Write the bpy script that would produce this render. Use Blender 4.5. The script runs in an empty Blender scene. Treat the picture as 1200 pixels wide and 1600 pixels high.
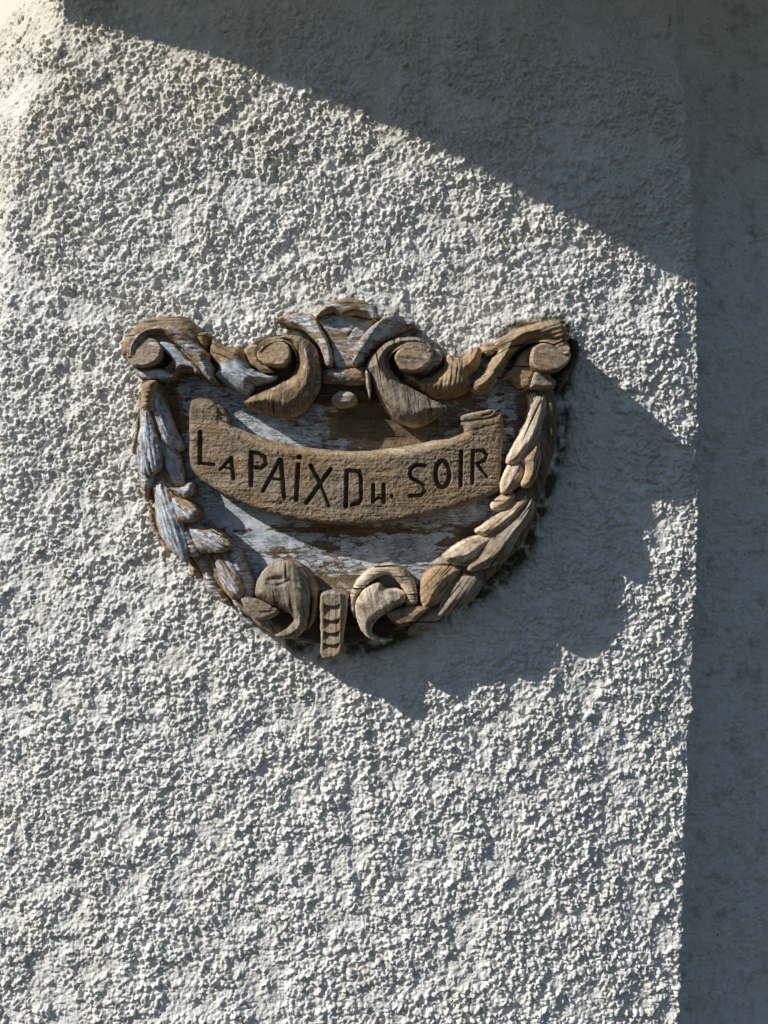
import bpy, math
import numpy as np

# ------------------------------------------------------------------ camera, sky, sun, exposure
S = 0.000486            # metres per photograph pixel on the wall plane
DIST = 0.85             # camera distance from the wall
scene = bpy.context.scene
cam_data = bpy.data.cameras.new("camera")
cam = bpy.data.objects.new("camera", cam_data)
scene.collection.objects.link(cam)
cam.location = (0, -DIST, 0)
cam.rotation_euler = (math.radians(90), 0, 0)
cam_data.sensor_fit = 'VERTICAL'
cam_data.angle = 2 * math.atan(800 * S / DIST)
cam_data.clip_start = 0.02
cam_data.clip_end = 500
scene.camera = cam

GRAZE = math.radians(25)                       # sun above the wall plane
to_sun = np.array([-0.781 * math.cos(GRAZE), -math.sin(GRAZE), 0.625 * math.cos(GRAZE)])
to_sun /= np.linalg.norm(to_sun)
elev = math.asin(to_sun[2])
azim = math.atan2(to_sun[0], to_sun[1])

world = bpy.data.worlds.new("World")
scene.world = world
world.use_nodes = True
wn = world.node_tree
bg = wn.nodes["Background"]
sky = wn.nodes.new("ShaderNodeTexSky")
sky.sky_type = 'NISHITA'
sky.sun_disc = False
sky.sun_elevation = elev
sky.sun_rotation = azim
sky.air_density = 1.0
sky.dust_density = 0.15
sky.ozone_density = 3.5
wn.links.new(sky.outputs[0], bg.inputs[0])
bg.inputs[1].default_value = 0.072

sun_data = bpy.data.lights.new("sun", 'SUN')
sun_data.energy = 5.0
sun_data.angle = math.radians(0.5)
sun_data.color = (1.0, 0.955, 0.89)
sun = bpy.data.objects.new("sun", sun_data)
scene.collection.objects.link(sun)
from mathutils import Vector
sun.rotation_euler = Vector(to_sun).to_track_quat('Z', 'Y').to_euler()
sun.location = (-2, -1.2, 1.6)

vs = scene.view_settings
vs.view_transform = 'Standard'
vs.look = 'None'
vs.exposure = 0.0
vs.gamma = 1.0
vs.use_curve_mapping = False
scene.cycles.max_bounces = 4
scene.cycles.diffuse_bounces = 3

# ------------------------------------------------------------------ noise (numpy)
def _hash(ix, iy, seed):
    n = (ix.astype(np.int64) * 374761393 + iy.astype(np.int64) * 668265263 + seed * 1442695041) & 0xFFFFFFFF
    n = ((n ^ (n >> 13)) * 1274126177) & 0xFFFFFFFF
    n = ((n ^ (n >> 16)) * 2246822519) & 0xFFFFFFFF
    return ((n ^ (n >> 15)) & 0xFFFFFF).astype(np.float32) / np.float32(0xFFFFFF)

def vnoise(x, y, seed=0):
    ix = np.floor(x); iy = np.floor(y)
    fx = (x - ix).astype(np.float32); fy = (y - iy).astype(np.float32)
    ix = ix.astype(np.int64); iy = iy.astype(np.int64)
    u = fx * fx * fx * (fx * (fx * 6 - 15) + 10); v = fy * fy * fy * (fy * (fy * 6 - 15) + 10)
    a = _hash(ix, iy, seed); b = _hash(ix + 1, iy, seed)
    c = _hash(ix, iy + 1, seed); d = _hash(ix + 1, iy + 1, seed)
    return (a + (b - a) * u) * (1 - v) + (c + (d - c) * u) * v      # 0..1

def fbm(x, y, seed=0, octv=4, gain=0.5):
    t = 0; amp = 1.0; tot = 0
    for i in range(octv):
        t = t + amp * (vnoise(x, y, seed + 17 * i) - 0.5); tot += amp
        x = x * 2.03 + 11.3; y = y * 2.03 - 7.1; amp *= gain
    return t / tot * 2                                                # about -1..1

def nodules(x, y, seed, rmin=0.35, rmax=0.75):
    """rounded lumps: the highest of the jittered spherical caps in the nine cells around"""
    ix = np.floor(x).astype(np.int64); iy = np.floor(y).astype(np.int64)
    best = np.zeros(x.shape, np.float32)
    for dx in (-1, 0, 1):
        for dy in (-1, 0, 1):
            cx = ix + dx; cy = iy + dy
            px = cx + _hash(cx, cy, seed); py = cy + _hash(cx, cy, seed + 5)
            r = rmin + (rmax - rmin) * _hash(cx, cy, seed + 9)
            an = 6.2832 * _hash(cx, cy, seed + 13); ca = np.cos(an); sa = np.sin(an)
            ux = (x - px) * ca + (y - py) * sa; uy = (-(x - px) * sa + (y - py) * ca) * (1 + 0.7 * _hash(cx, cy, seed + 19))
            box = np.maximum(np.abs(ux), np.abs(uy)) + 0.28 * np.minimum(np.abs(ux), np.abs(uy))
            q = 1 - (0.5 * (ux * ux + uy * uy) + 0.5 * box * box) / (r * r)
            best = np.maximum(best, np.sqrt(np.clip(q, 0, 1)) * r)
    return best / rmax

def sstep(a, b, x):
    t = np.clip((x - a) / (b - a), 0, 1)
    return t * t * (3 - 2 * t)

# ------------------------------------------------------------------ mesh helpers
def quads_mesh(name, verts, quads, uv=None, sharp=False, attr=None):
    me = bpy.data.meshes.new(name)
    verts = np.ascontiguousarray(verts, np.float32); quads = np.ascontiguousarray(quads, np.int32)
    me.vertices.add(len(verts)); me.vertices.foreach_set("co", verts.ravel())
    nq = len(quads)
    me.loops.add(nq * 4); me.loops.foreach_set("vertex_index", quads.ravel())
    me.polygons.add(nq)
    me.polygons.foreach_set("loop_start", np.arange(nq, dtype=np.int32) * 4)
    me.polygons.foreach_set("use_smooth", np.full(nq, not sharp, dtype=bool))
    if uv is not None:
        lay = me.uv_layers.new(name="grain")
        lay.data.foreach_set("uv", np.ascontiguousarray(uv[quads.ravel()], np.float32).ravel())
    if attr is not None:
        at = me.attributes.new('paint', 'FLOAT', 'POINT'); at.data.foreach_set('value', np.ascontiguousarray(attr, np.float32))
    me.update(calc_edges=True)
    return me

def link(name, me, mat, parent=None):
    o = bpy.data.objects.new(name, me)
    scene.collection.objects.link(o)
    if mat is not None:
        me.materials.append(mat)
    if parent is not None:
        o.parent = parent
    return o

def closed_spline(pts, per=10):
    p = np.asarray(pts, float); n = len(p); out = []
    for i in range(n):
        p0, p1, p2, p3 = p[i - 1], p[i], p[(i + 1) % n], p[(i + 2) % n]
        d0 = max(np.hypot(*(p1 - p0)), 1e-6) ** .5; d1 = max(np.hypot(*(p2 - p1)), 1e-6) ** .5; d2 = max(np.hypot(*(p3 - p2)), 1e-6) ** .5
        m1 = (p2 - p1) / 1 - 0 if False else d1 * ((p1 - p0) / d0 - (p2 - p0) / (d0 + d1) + (p2 - p1) / d1)
        m2 = d1 * ((p2 - p1) / d1 - (p3 - p1) / (d1 + d2) + (p3 - p2) / d2)
        for k in range(per):
            t = k / per
            out.append((2*t**3 - 3*t**2 + 1) * p1 + (t**3 - 2*t**2 + t) * m1 + (-2*t**3 + 3*t**2) * p2 + (t**3 - t**2) * m2)
    return np.array(out)

def poly_sd(px, py, poly):
    """signed distance (negative inside) and closest point, in pixels"""
    a = poly; b = np.roll(poly, -1, 0)
    best = np.full(px.shape, 1e18); cxo = np.zeros(px.shape); cyo = np.zeros(px.shape)
    inside = np.zeros(px.shape, bool)
    for (ax, ay), (bx, by) in zip(a, b):
        ex, ey = bx - ax, by - ay
        l2 = ex * ex + ey * ey
        if l2 < 1e-12: continue
        t = np.clip(((px - ax) * ex + (py - ay) * ey) / l2, 0, 1)
        qx = ax + t * ex; qy = ay + t * ey
        d = (px - qx) ** 2 + (py - qy) ** 2
        m = d < best
        best = np.where(m, d, best); cxo = np.where(m, qx, cxo); cyo = np.where(m, qy, cyo)
        c = ((ay > py) != (by > py))
        if ey != 0:
            inside ^= c & (px < ex * (py - ay) / ey + ax)
    d = np.sqrt(best)
    return np.where(inside, -d, d), cxo, cyo

def seg_dist(px, py, pts):
    best = np.full(px.shape, 1e18)
    for (ax, ay), (bx, by) in zip(pts[:-1], pts[1:]):
        ex, ey = bx - ax, by - ay; l2 = max(ex * ex + ey * ey, 1e-9)
        t = np.clip(((px - ax) * ex + (py - ay) * ey) / l2, 0, 1)
        best = np.minimum(best, (px - ax - t * ex) ** 2 + (py - ay - t * ey) ** 2)
    return np.sqrt(best)

PLAQUE = np.array([(540 - 600) * S, 0.0, (800 - 1020) * S])       # base of the plaque on the wall

def to_world(px, py, h_mm, ref_mm):
    k = (DIST - ref_mm * 0.001) / DIST
    return np.stack([(px - 600) * S * k - PLAQUE[0], -h_mm * 0.001 - PLAQUE[1], (800 - py) * S * k - PLAQUE[2]], -1)

_seed = [100]
def relief(name, outline, mat, parent, ht, he=None, w=8, back=-8, res=1.2, axis=None, rough=0.5, fn=None,
           spline=True, prof=2.0, grain=None, cut=None, flare=0.6, keep=None, lean=None, flute=0.0, pb=None, worn=0.20, ww=3.0, chip=1.0, grow=1.0):
    """a carved piece: an outline with a rounded face (ht crest, he edge, in mm above the wall) and sides down to `back`"""
    _seed[0] += 7; sd0 = _seed[0]
    poly = closed_spline(outline) if spline else np.asarray(outline, float)
    if grow != 1.0: poly = poly.mean(0) + (poly - poly.mean(0)) * grow
    if he is None: he = ht - 6
    if chip:
        tn = np.roll(poly, -1, 0) - np.roll(poly, 1, 0); tn /= np.linalg.norm(tn, axis=1)[:, None] + 1e-9
        kk = chip * (fbm(poly[:, 0] / 9, poly[:, 1] / 9, sd0 + 61, 3) + 0.6 * fbm(poly[:, 0] / 3, poly[:, 1] / 3, sd0 + 67, 2))
        poly = poly + np.stack([tn[:, 1], -tn[:, 0]], -1) * kk[:, None]
    x0, y0 = poly.min(0) - 2 * res; x1, y1 = poly.max(0) + 2 * res
    gx = np.arange(x0, x1 + res, res); gy = np.arange(y0, y1 + res, res)
    PX, PY = np.meshgrid(gx, gy)
    # a little handmade unevenness of the outline
    sd, cx, cy = poly_sd(PX, PY, poly)
    ins = sd < 0
    q = ins[:-1, :-1] | ins[1:, :-1] | ins[:-1, 1:] | ins[1:, 1:]
    vx = np.where(ins, PX, cx); vy = np.where(ins, PY, cy)
    d = np.where(ins, -sd, 0.0)
    t = np.clip(d / w, 0, 1)
    pr = 1 - (1 - t) ** 2 if prof == 0 else (1 - (1 - t) ** prof) ** (1 / prof)
    H = he + (ht - he) * pr
    ang = 0.0
    if axis is not None:
        (ax, ay), (bx, by), dh = axis
        L2 = (bx - ax) ** 2 + (by - ay) ** 2
        tt = np.clip(((vx - ax) * (bx - ax) + (vy - ay) * (by - ay)) / L2, -0.2, 1.2)
        H = H + dh * (tt - 0.5)
        ang = math.atan2(by - ay, bx - ax)
    if grain is not None: ang = grain
    cxm, cym = poly.mean(0)
    if lean is not None: H = H + np.clip(lean[0] * (vx - cxm) + lean[1] * (vy - cym), -9, 9)
    gu = (vx * math.cos(ang) + vy * math.sin(ang)); gv = (-vx * math.sin(ang) + vy * math.cos(ang))
    nz = fbm(gu / 42 + sd0, gv / 5.5, sd0, 4, 0.65) * 1.3 + fbm(vx / 16, vy / 16 + sd0, sd0 + 3, 3) * 0.9
    nz = nz - 1.3 * np.clip(fbm(gu / 60, gv / 3.2 + sd0, sd0 + 31, 2) - 0.35, 0, 1)
    H = H + rough * nz * (0.45 + 0.55 * t)
    if flute: H = H - flute * (0.5 + 0.5 * np.cos(gv * 0.9 + 1.6 * fbm(gu / 30, gv / 30, sd0 + 8, 2))) ** 3 * t
    if fn is not None: H = fn(vx, vy, d, H)
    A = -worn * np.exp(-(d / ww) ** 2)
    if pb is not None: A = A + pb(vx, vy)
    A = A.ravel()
    ny, nx = PX.shape
    idx = np.arange(ny * nx).reshape(ny, nx)
    qq = np.stack([idx[:-1, :-1], idx[:-1, 1:], idx[1:, 1:], idx[1:, :-1]], -1)
    quads = qq[q]
    uvflat = np.stack([gu, gv], -1).reshape(-1, 2) * S
    P = to_world(vx, vy, H, ht).reshape(-1, 3)
    # boundary ring -> sides
    e = np.concatenate([quads[:, [0, 1]], quads[:, [1, 2]], quads[:, [2, 3]], quads[:, [3, 0]]])
    key = e[:, 0].astype(np.int64) * (ny * nx) + e[:, 1]; rkey = e[:, 1].astype(np.int64) * (ny * nx) + e[:, 0]
    be = e[~np.isin(key, rkey)]
    bv, inv = np.unique(be.ravel(), return_inverse=True); inv = inv.reshape(be.shape)
    fx = vx.ravel()[bv]; fy = vy.ravel()[bv]; fh = H.ravel()[bv]
    cxm, cym = poly.mean(0)
    rings = []
    nlev = 3
    for k in range(nlev + 1):
        f = k / nlev
        hh = fh + (back - fh) * f
        off = flare * f * (fh - back) / 10
        dx = fx - cxm; dy = fy - cym; L = np.hypot(dx, dy) + 1e-6
        jit = (fbm(fx / 7 + k * 3, fy / 7, sd0 + 50 + k, 2) * 0.7) if 0 < k < nlev else 0
        rings.append(to_world(fx + dx / L * (off + jit), fy + dy / L * (off + jit), hh, ht))
    groups = {}
    if cut is not None:
        lab = cut(vx, vy)                                  # label per vertex, -1 none
        lq = lab.ravel()[quads]
        fl = lq.max(1)
    else:
        fl = np.full(len(quads), -1)
    def compact(Pv, U, Q):
        u, iv = np.unique(Q.ravel(), return_inverse=True)
        return Pv[u], U[u], iv.reshape(Q.shape), A[u]
    pv, pu, pq, pa = compact(P, uvflat, quads[fl < 0])
    nb = len(bv); base = len(pv)
    pv = np.concatenate([pv] + rings)
    ub = uvflat[bv]
    pu = np.concatenate([pu] + [ub + np.array([0, 0.004 * k]) for k in range(nlev + 1)])
    pa = np.concatenate([pa] + [A[bv] - 0.04 * k for k in range(nlev + 1)])
    sq = []
    for k in range(nlev):
        o0 = base + k * nb; o1 = o0 + nb
        sq.append(np.stack([inv[:, 1] + o0, inv[:, 0] + o0, inv[:, 0] + o1, inv[:, 1] + o1], -1))
    allq = np.concatenate([pq] + sq)
    ob = link(name, quads_mesh(name, pv, allq, pu, attr=pa), mat, parent)
    for g in sorted(set(fl[fl >= 0])):
        gv_, gu_, gq_, ga_ = compact(P, uvflat, quads[fl == g])
        lo = link("letter", quads_mesh("letter", gv_, gq_, gu_, attr=ga_), mat if keep is None else keep, ob)
        groups[g] = lo
    return (ob, groups) if cut is not None else ob

def frame(ox, oy, sc):
    return lambda *p: [(ox + a / sc, oy + b / sc) for a, b in p]
Z1 = frame(170, 440, 3.158); Z2 = frame(370, 440, 3.4286); Z3 = frame(540, 460, 3.0); Z4 = frame(180, 570, 4.85)
Z5 = frame(260, 600, 2.143); Z6 = frame(660, 580, 4.2115); Z7 = frame(280, 780, 3.75); Z8 = frame(480, 780, 3.5294)
ZA = frame(180, 470, 7.0588); ZB = frame(320, 500, 6.0); ZC = frame(560, 510, 6.0); ZD = frame(740, 480, 6.6667)
ZE = frame(190, 590, 7.5); ZF = frame(350, 860, 6.0)

# ------------------------------------------------------------------ materials
class NT:
    def __init__(s, name):
        s.m = bpy.data.materials.new(name); s.m.use_nodes = True
        s.t = s.m.node_tree; s.b = s.t.nodes["Principled BSDF"]
    def n(s, ty, **kw):
        nd = s.t.nodes.new(ty)
        for k, v in kw.items(): setattr(nd, k, v)
        return nd
    def l(s, a, b): s.t.links.new(a, b)
    def math(s, op, a, b=None, clamp=False):
        nd = s.n("ShaderNodeMath", operation=op, use_clamp=clamp)
        for i, v in enumerate((a, b)):
            if v is None: continue
            if isinstance(v, (int, float)): nd.inputs[i].default_value = v
            else: s.l(v, nd.inputs[i])
        return nd.outputs[0]
    def noise(s, vec, scale, detail=4, rough=0.55, dist=0.0):
        nd = s.n("ShaderNodeTexNoise"); nd.inputs["Scale"].default_value = scale
        nd.inputs["Detail"].default_value = detail; nd.inputs["Roughness"].default_value = rough
        nd.inputs["Distortion"].default_value = dist
        s.l(vec, nd.inputs["Vector"]); return nd.outputs["Fac"]
    def ramp(s, fac, stops):
        nd = s.n("ShaderNodeValToRGB"); cr = nd.color_ramp
        while len(cr.elements) < len(stops): cr.elements.new(0.5)
        for e, (p, c) in zip(cr.elements, stops):
            e.position = p; e.color = (*c, 1) if not isinstance(c, (int, float)) else (c, c, c, 1)
        s.l(fac, nd.inputs[0]); return nd.outputs[0]
    def mix(s, fac, a, b, mode='MIX'):
        nd = s.n("ShaderNodeMix", data_type='RGBA', blend_type=mode)
        for i, v in ((0, fac), (6, a), (7, b)):
            if isinstance(v, (int, float)): nd.inputs[i].default_value = v
            elif isinstance(v, tuple): nd.inputs[i].default_value = (*v, 1)
            else: s.l(v, nd.inputs[i])
        return nd.outputs[2]
    def mapping(s, vec, scale, loc=(0, 0, 0)):
        nd = s.n("ShaderNodeMapping"); nd.inputs["Scale"].default_value = scale; nd.inputs["Location"].default_value = loc
        s.l(vec, nd.inputs["Vector"]); return nd.outputs[0]

def wood(name, paint=0.0, grey=0.4, warm=0.5, seed=0.0, dark=1.0, crack=0.5, pitted=0.0016, streak=0.4):
    """weathered carved wood; paint is the share of its face that still wears flaking blue-white paint"""
    k = NT(name)
    tc = k.n("ShaderNodeTexCoord"); uv = tc.outputs["UV"]; ob = tc.outputs["Object"]
    g = k.mapping(uv, (35, 420, 1), (seed, seed * 1.7, 0))
    fine = k.noise(g, 1.0, 6, 0.65, 0.4)
    g2 = k.mapping(uv, (12, 110, 1), (seed * 2, 3, 0))
    broad = k.noise(g2, 1.0, 4, 0.6, 0.8)
    blot = k.noise(k.mapping(ob, (1, 1, 1), (seed, 0, seed)), 34, 4, 0.6)
    sand = k.noise(ob, 330, 5, 0.7)
    f = k.math('ADD', k.math('ADD', k.math('MULTIPLY', fine, 0.36), k.math('MULTIPLY', broad, 0.28)), k.math('MULTIPLY', sand, 0.36))
    D = dark * 1.02; w0 = 1 - warm
    wc = k.ramp(f, [(0.33, (0.045 * D, 0.027 * D, 0.014 * D)), (0.435, (0.215 * D, 0.145 * D, 0.080 * D)),
                    (0.53, (0.335 * D, (0.235 + .02 * w0) * D, (0.135 + .04 * w0) * D)),
                    (0.62, (0.47 * D, (0.345 + .03 * w0) * D, (0.215 + .06 * w0) * D))])
    gc = k.ramp(f, [(0.35, (0.06 * D, 0.048 * D, 0.036 * D)), (0.50, (0.29 * D, 0.245 * D, 0.19 * D)), (0.64, (0.45 * D, 0.39 * D, 0.31 * D))])
    gm = k.ramp(blot, [(0.62 - 0.45 * grey, 0.0), (0.80 - 0.35 * grey, min(1.0, 0.35 + grey))])
    col = k.mix(gm, wc, gc)
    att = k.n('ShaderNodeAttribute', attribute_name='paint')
    bleach_lit = k.ramp(k.math('MULTIPLY', att.outputs['Fac'], -2.0), [(0.04, 0.0), (0.30, 0.75), (0.42, 0.75), (0.47, 0.0)])
    bleach_lit = k.math('MULTIPLY', bleach_lit, k.ramp(blot, [(0.35, 0.3), (0.6, 1.0)]))
    col = k.mix(bleach_lit, col, k.mix(1.0, col, (2.0, 1.98, 1.95), 'MULTIPLY'))  # bleached edges; along the banner's top bevel this paints in sunlight
    # dirt in blotches
    dirt = k.noise(ob, 85, 5, 0.7)
    dm = k.ramp(dirt, [(0.50, 0.0), (0.68, 0.75)])
    col = k.mix(dm, col, (0.085, 0.068, 0.042))
    # open checks along the grain
    cr = k.noise(k.mapping(uv, (22, 520, 1), (seed * 3 + 5, 0, 0)), 1.0, 2, 0.5, 0.6)
    cm = k.ramp(cr, [(0.29 + 0.05 * crack, 1.0), (0.33 + 0.05 * crack, 0.0)])
    col = k.mix(cm, col, (0.02, 0.013, 0.008))
    hgt = k.math('SUBTRACT', k.math('ADD', k.math('MULTIPLY', fine, 0.0011), k.math('MULTIPLY', sand, pitted)), k.math('MULTIPLY', cm, 0.0009))
    fuzz = k.noise(ob, 900, 3, 0.6)
    hgt = k.math('ADD', hgt, k.math('MULTIPLY', fuzz, 0.0004))
    rough = 0.88
    if paint > 0:
        pn = k.noise(k.mapping(ob, (0.8, 0.8, 1.5), (seed * 1.3 + 2, 0, seed)), 30, 6, 0.68, 0.3)
        pg = k.noise(k.mapping(uv, (30, 160, 1), (seed + 9, 0, 0)), 1.0, 5, 0.65, 0.5)
        mm = k.math('ADD', k.math('MULTIPLY', pn, 1 - streak), k.math('MULTIPLY', pg, streak))
        thr = 0.5 - (paint - 0.5) * 0.42
        wob = k.n("ShaderNodeVectorMath", operation='MULTIPLY_ADD')
        wn_ = k.n("ShaderNodeTexNoise"); wn_.inputs["Scale"].default_value = 300; wn_.inputs["Detail"].default_value = 4
        wn_.inputs["Roughness"].default_value = 0.7
        k.l(uv, wn_.inputs["Vector"]); k.l(wn_.outputs["Color"], wob.inputs[0]); wob.inputs[1].default_value = (0.008, 0.0035, 0); k.l(uv, wob.inputs[2])
        vo = k.n("ShaderNodeTexVoronoi", feature='F1')
        k.l(k.mapping(wob.outputs[0], (130, 430, 1), (seed, seed, 0)), vo.inputs["Vector"]); vo.inputs["Scale"].default_value = 1.0
        sepc = k.n("ShaderNodeSeparateColor"); k.l(vo.outputs["Color"], sepc.inputs[0])
        cell = sepc.outputs[0]                                            # whole flakes come away
        n1 = k.noise(k.mapping(wob.outputs[0], (70, 520, 1), (seed, 7, 0)), 1.0, 3, 0.6, 0.6)
        n2 = k.noise(k.mapping(wob.outputs[0], (150, 330, 1), (seed, 17, 0)), 1.0, 2, 0.5, 1.2)
        l1 = k.ramp(k.math('ABSOLUTE', k.math('SUBTRACT', n1, 0.5)), [(0.010, 1.0), (0.030, 0.0)])
        l2 = k.ramp(k.math('ABSOLUTE', k.math('SUBTRACT', n2, 0.47)), [(0.008, 1.0), (0.022, 0.0)])
        patch = k.ramp(k.noise(ob, 55, 3), [(0.36, 0.15), (0.56, 1.0)])
        ck = k.math('MULTIPLY', k.math('MAXIMUM', l1, k.math('MULTIPLY', l2, 0.7)), patch)
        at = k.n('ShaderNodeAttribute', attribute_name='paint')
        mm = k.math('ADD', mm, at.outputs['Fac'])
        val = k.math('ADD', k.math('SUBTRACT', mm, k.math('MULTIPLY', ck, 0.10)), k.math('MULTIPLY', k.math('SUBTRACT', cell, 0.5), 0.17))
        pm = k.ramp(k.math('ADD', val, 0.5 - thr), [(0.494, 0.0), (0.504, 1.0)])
        pcn = k.noise(ob, 120, 4, 0.6)
        pc = k.ramp(pcn, [(0.3, (0.30, 0.33, 0.37)), (0.48, (0.50, 0.54, 0.59)), (0.72, (0.64, 0.67, 0.70))])
        edge = k.ramp(k.math('ADD', val, 0.5 - thr), [(0.500, 1.0), (0.53, 0.0)])
        pc = k.mix(k.math('MULTIPLY', edge, 0.15), pc, (0.30, 0.29, 0.27))
        pc = k.mix(k.math('MULTIPLY', ck, 0.8), pc, (0.07, 0.065, 0.06))
        col = k.mix(pm, col, pc)
        hp = k.math('ADD', 0.0016, k.math('SUBTRACT', k.math('MULTIPLY', pcn, 0.0005), k.math('MULTIPLY', ck, 0.0006)))
        mixh = k.n("ShaderNodeMix", data_type='FLOAT')
        k.l(pm, mixh.inputs[0]); k.l(hgt, mixh.inputs[2]); k.l(hp, mixh.inputs[3])
        hgt = mixh.outputs[0]
    bp = k.n("ShaderNodeBump"); bp.inputs["Strength"].default_value = 0.9; bp.inputs["Distance"].default_value = 1.0
    k.l(hgt, bp.inputs["Height"])
    k.l(bp.outputs[0], k.b.inputs["Normal"]); k.l(col, k.b.inputs["Base Color"])
    k.b.inputs["Roughness"].default_value = rough
    k.b.inputs["Specular IOR Level"].default_value = 0.2
    return k.m

def stucco(name):
    k = NT(name)
    ob = k.n("ShaderNodeTexCoord").outputs["Object"]
    a = k.noise(ob, 12, 5, 0.6); b = k.noise(ob, 160, 4, 0.6)
    col = k.ramp(b, [(0.3, (0.62, 0.615, 0.59)), (0.6, (0.73, 0.725, 0.70))])
    # yellow-green grime: heaviest in patches high on the wall (there also warm bounce light put into the colour) and on the face beyond the corner
    sep = k.n("ShaderNodeSeparateXYZ"); k.l(ob, sep.inputs[0])
    hi = k.ramp(k.math('ADD', k.math('MULTIPLY', sep.outputs[2], 1.0), k.math('MULTIPLY', k.math('SUBTRACT', a, 0.5), 0.35)), [(0.22, 0.0), (0.40, 0.45)])
    col = k.mix(hi, col, (0.56, 0.49, 0.32))
    lo = k.ramp(a, [(0.5, 0.0), (0.72, 0.22)])
    col = k.mix(lo, col, (0.56, 0.52, 0.42))
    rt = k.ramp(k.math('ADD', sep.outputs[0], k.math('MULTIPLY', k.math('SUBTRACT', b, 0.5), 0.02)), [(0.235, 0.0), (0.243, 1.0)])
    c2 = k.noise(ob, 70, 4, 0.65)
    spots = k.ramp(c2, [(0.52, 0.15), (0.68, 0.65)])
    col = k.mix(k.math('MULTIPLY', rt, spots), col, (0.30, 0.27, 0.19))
    rain = k.ramp(k.noise(k.mapping(ob, (60, 60, 5)), 1.0, 4, 0.6), [(0.50, 0.0), (0.72, 0.30)])
    col = k.mix(rain, col, (0.50, 0.47, 0.38))
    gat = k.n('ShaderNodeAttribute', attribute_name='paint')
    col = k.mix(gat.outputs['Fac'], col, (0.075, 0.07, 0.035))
    pit = k.noise(k.mapping(ob, (1, 1, 1.3)), 190, 2, 0.5)
    pmask = k.ramp(pit, [(0.735, 0.0), (0.765, 0.85)])
    col = k.mix(pmask, col, (0.10, 0.085, 0.05))
    bp = k.n("ShaderNodeBump"); bp.inputs["Strength"].default_value = 0.6; bp.inputs["Distance"].default_value = 1.0
    vg = k.n("ShaderNodeTexVoronoi", feature='F1'); vg.inputs["Scale"].default_value = 620; vg.inputs["Randomness"].default_value = 1.0
    k.l(ob, vg.inputs["Vector"])
    k.l(k.math('SUBTRACT', k.math('MULTIPLY', k.noise(ob, 620, 4, 0.65), 0.0016), k.math('MULTIPLY', vg.outputs["Distance"], 0.0007)), bp.inputs["Height"])
    k.l(bp.outputs[0], k.b.inputs["Normal"]); k.l(col, k.b.inputs["Base Color"])
    k.b.inputs["Roughness"].default_value = 0.95
    k.b.inputs["Specular IOR Level"].default_value = 0.15
    return k.m

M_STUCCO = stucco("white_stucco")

# ------------------------------------------------------------------ the wall
SIL = [(186, 540), (200, 500), (250, 486), (310, 500), (340, 530), (400, 530), (430, 490), (500, 480), (530, 462), (585, 475), (640, 495),
       (650, 525), (700, 555), (760, 540), (800, 505), (880, 497), (905, 535), (895, 580), (885, 700), (860, 780), (830, 860), (780, 915),
       (700, 965), (620, 1003), (530, 1030), (500, 1025), (440, 1003), (380, 965), (310, 895), (250, 820), (215, 740), (212, 650), (215, 600)]

def wall_grid(lo, hi, step, far_lo, far_hi):
    mid = list(np.arange(lo, hi, step))
    left = []; x = lo; st = step
    while x > far_lo: st *= 1.12; x -= st; left.append(x)
    right = []; x = mid[-1]; st = step
    while x < far_hi: st *= 1.12; x += st; right.append(x)
    return np.array(left[::-1] + mid + right)

gx = wall_grid(-0.312, 0.318, 0.00075, -1.1, 1.2)
gz = wall_grid(-0.408, 0.412, 0.00075, -1.1, 1.0)
WX, WZ = np.meshgrid(gx, gz)
PX = WX / S + 600; PY = 800 - WZ / S
Xm = WX * 1000; Zm = WZ * 1000                                       # millimetres
# slow shape of the pier, depth in mm behind the reference plane
dep = np.zeros_like(WX)
r = np.clip(PX - 520, 0, 600); dep += 0.5 * 0.21 / 600 * r * r * S * 1000
l = np.clip(420 - PX, 0, 800); dep += 0.5 * 0.10 / 420 * l * l * S * 1000
# rounded left arris, slanting away to the left further down
xc = 96 - 122 * (1 - np.exp(-np.clip(PY, -400, 4000) / 290.0))
q = np.clip(xc + 12 - PX + 10 * fbm(Xm / 60, Zm / 60, 71, 2), 0, None)
dep += (np.sqrt(q * q + 900) - 30) * S * 1000 * 1.15
# right arris: the pier steps back to the shaded face beyond; its top dies away
xr = np.interp(PY, [-600, 100, 140, 400, 800, 1000, 1300, 1600, 2400], [1070, 1070, 1074, 1091, 1095, 1086, 1074, 1062, 1040]) + 5.0 * fbm(Zm / 14, Xm * 0 + 3, 5, 4)
xr = 600 + (xr - 600) * 1.027
st = np.clip((PX - xr) / 22.0, 0, 1)
step_d = 44 * (st * (2 - st)) + np.clip(PX - xr - 22, 0, None) * S * 1000 * 0.30
topline = 132 - 0.22 * np.clip(1070 - PX, 0, 400)                     # the pier's top slopes back, ever more gently leftwards
rise = sstep(0, 1, (topline + 12 - PY) / (150 + 0.5 * np.clip(1070 - PX, 0, 600)))
fade_top = 44 * rise * sstep(150, 700, PX)
dep += np.sqrt(step_d ** 2 + fade_top ** 2 * (1 - st) ** 2)
dep += 2.2 * fbm(Xm / 120, Zm / 120, 3, 3)
# the render is smoothed up against the plaque
silp = closed_spline(SIL, 4)
near = (PX > 60) & (PX < 1050) & (PY > 350) & (PY < 1160)
sdp = np.full(PX.shape, 400.0)
sdp[near] = poly_sd(PX[near], PY[near], silp)[0]
side = sstep(330, 900, PX * 0.75 + PY * 0.45)                       # only under and right of it
collar = np.exp(-np.clip(sdp + 4, 0, None) / 13.0) * (0.15 + 0.85 * side)
smooth = np.exp(-np.clip(sdp - 4, 0, None) / 60.0) * side
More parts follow.
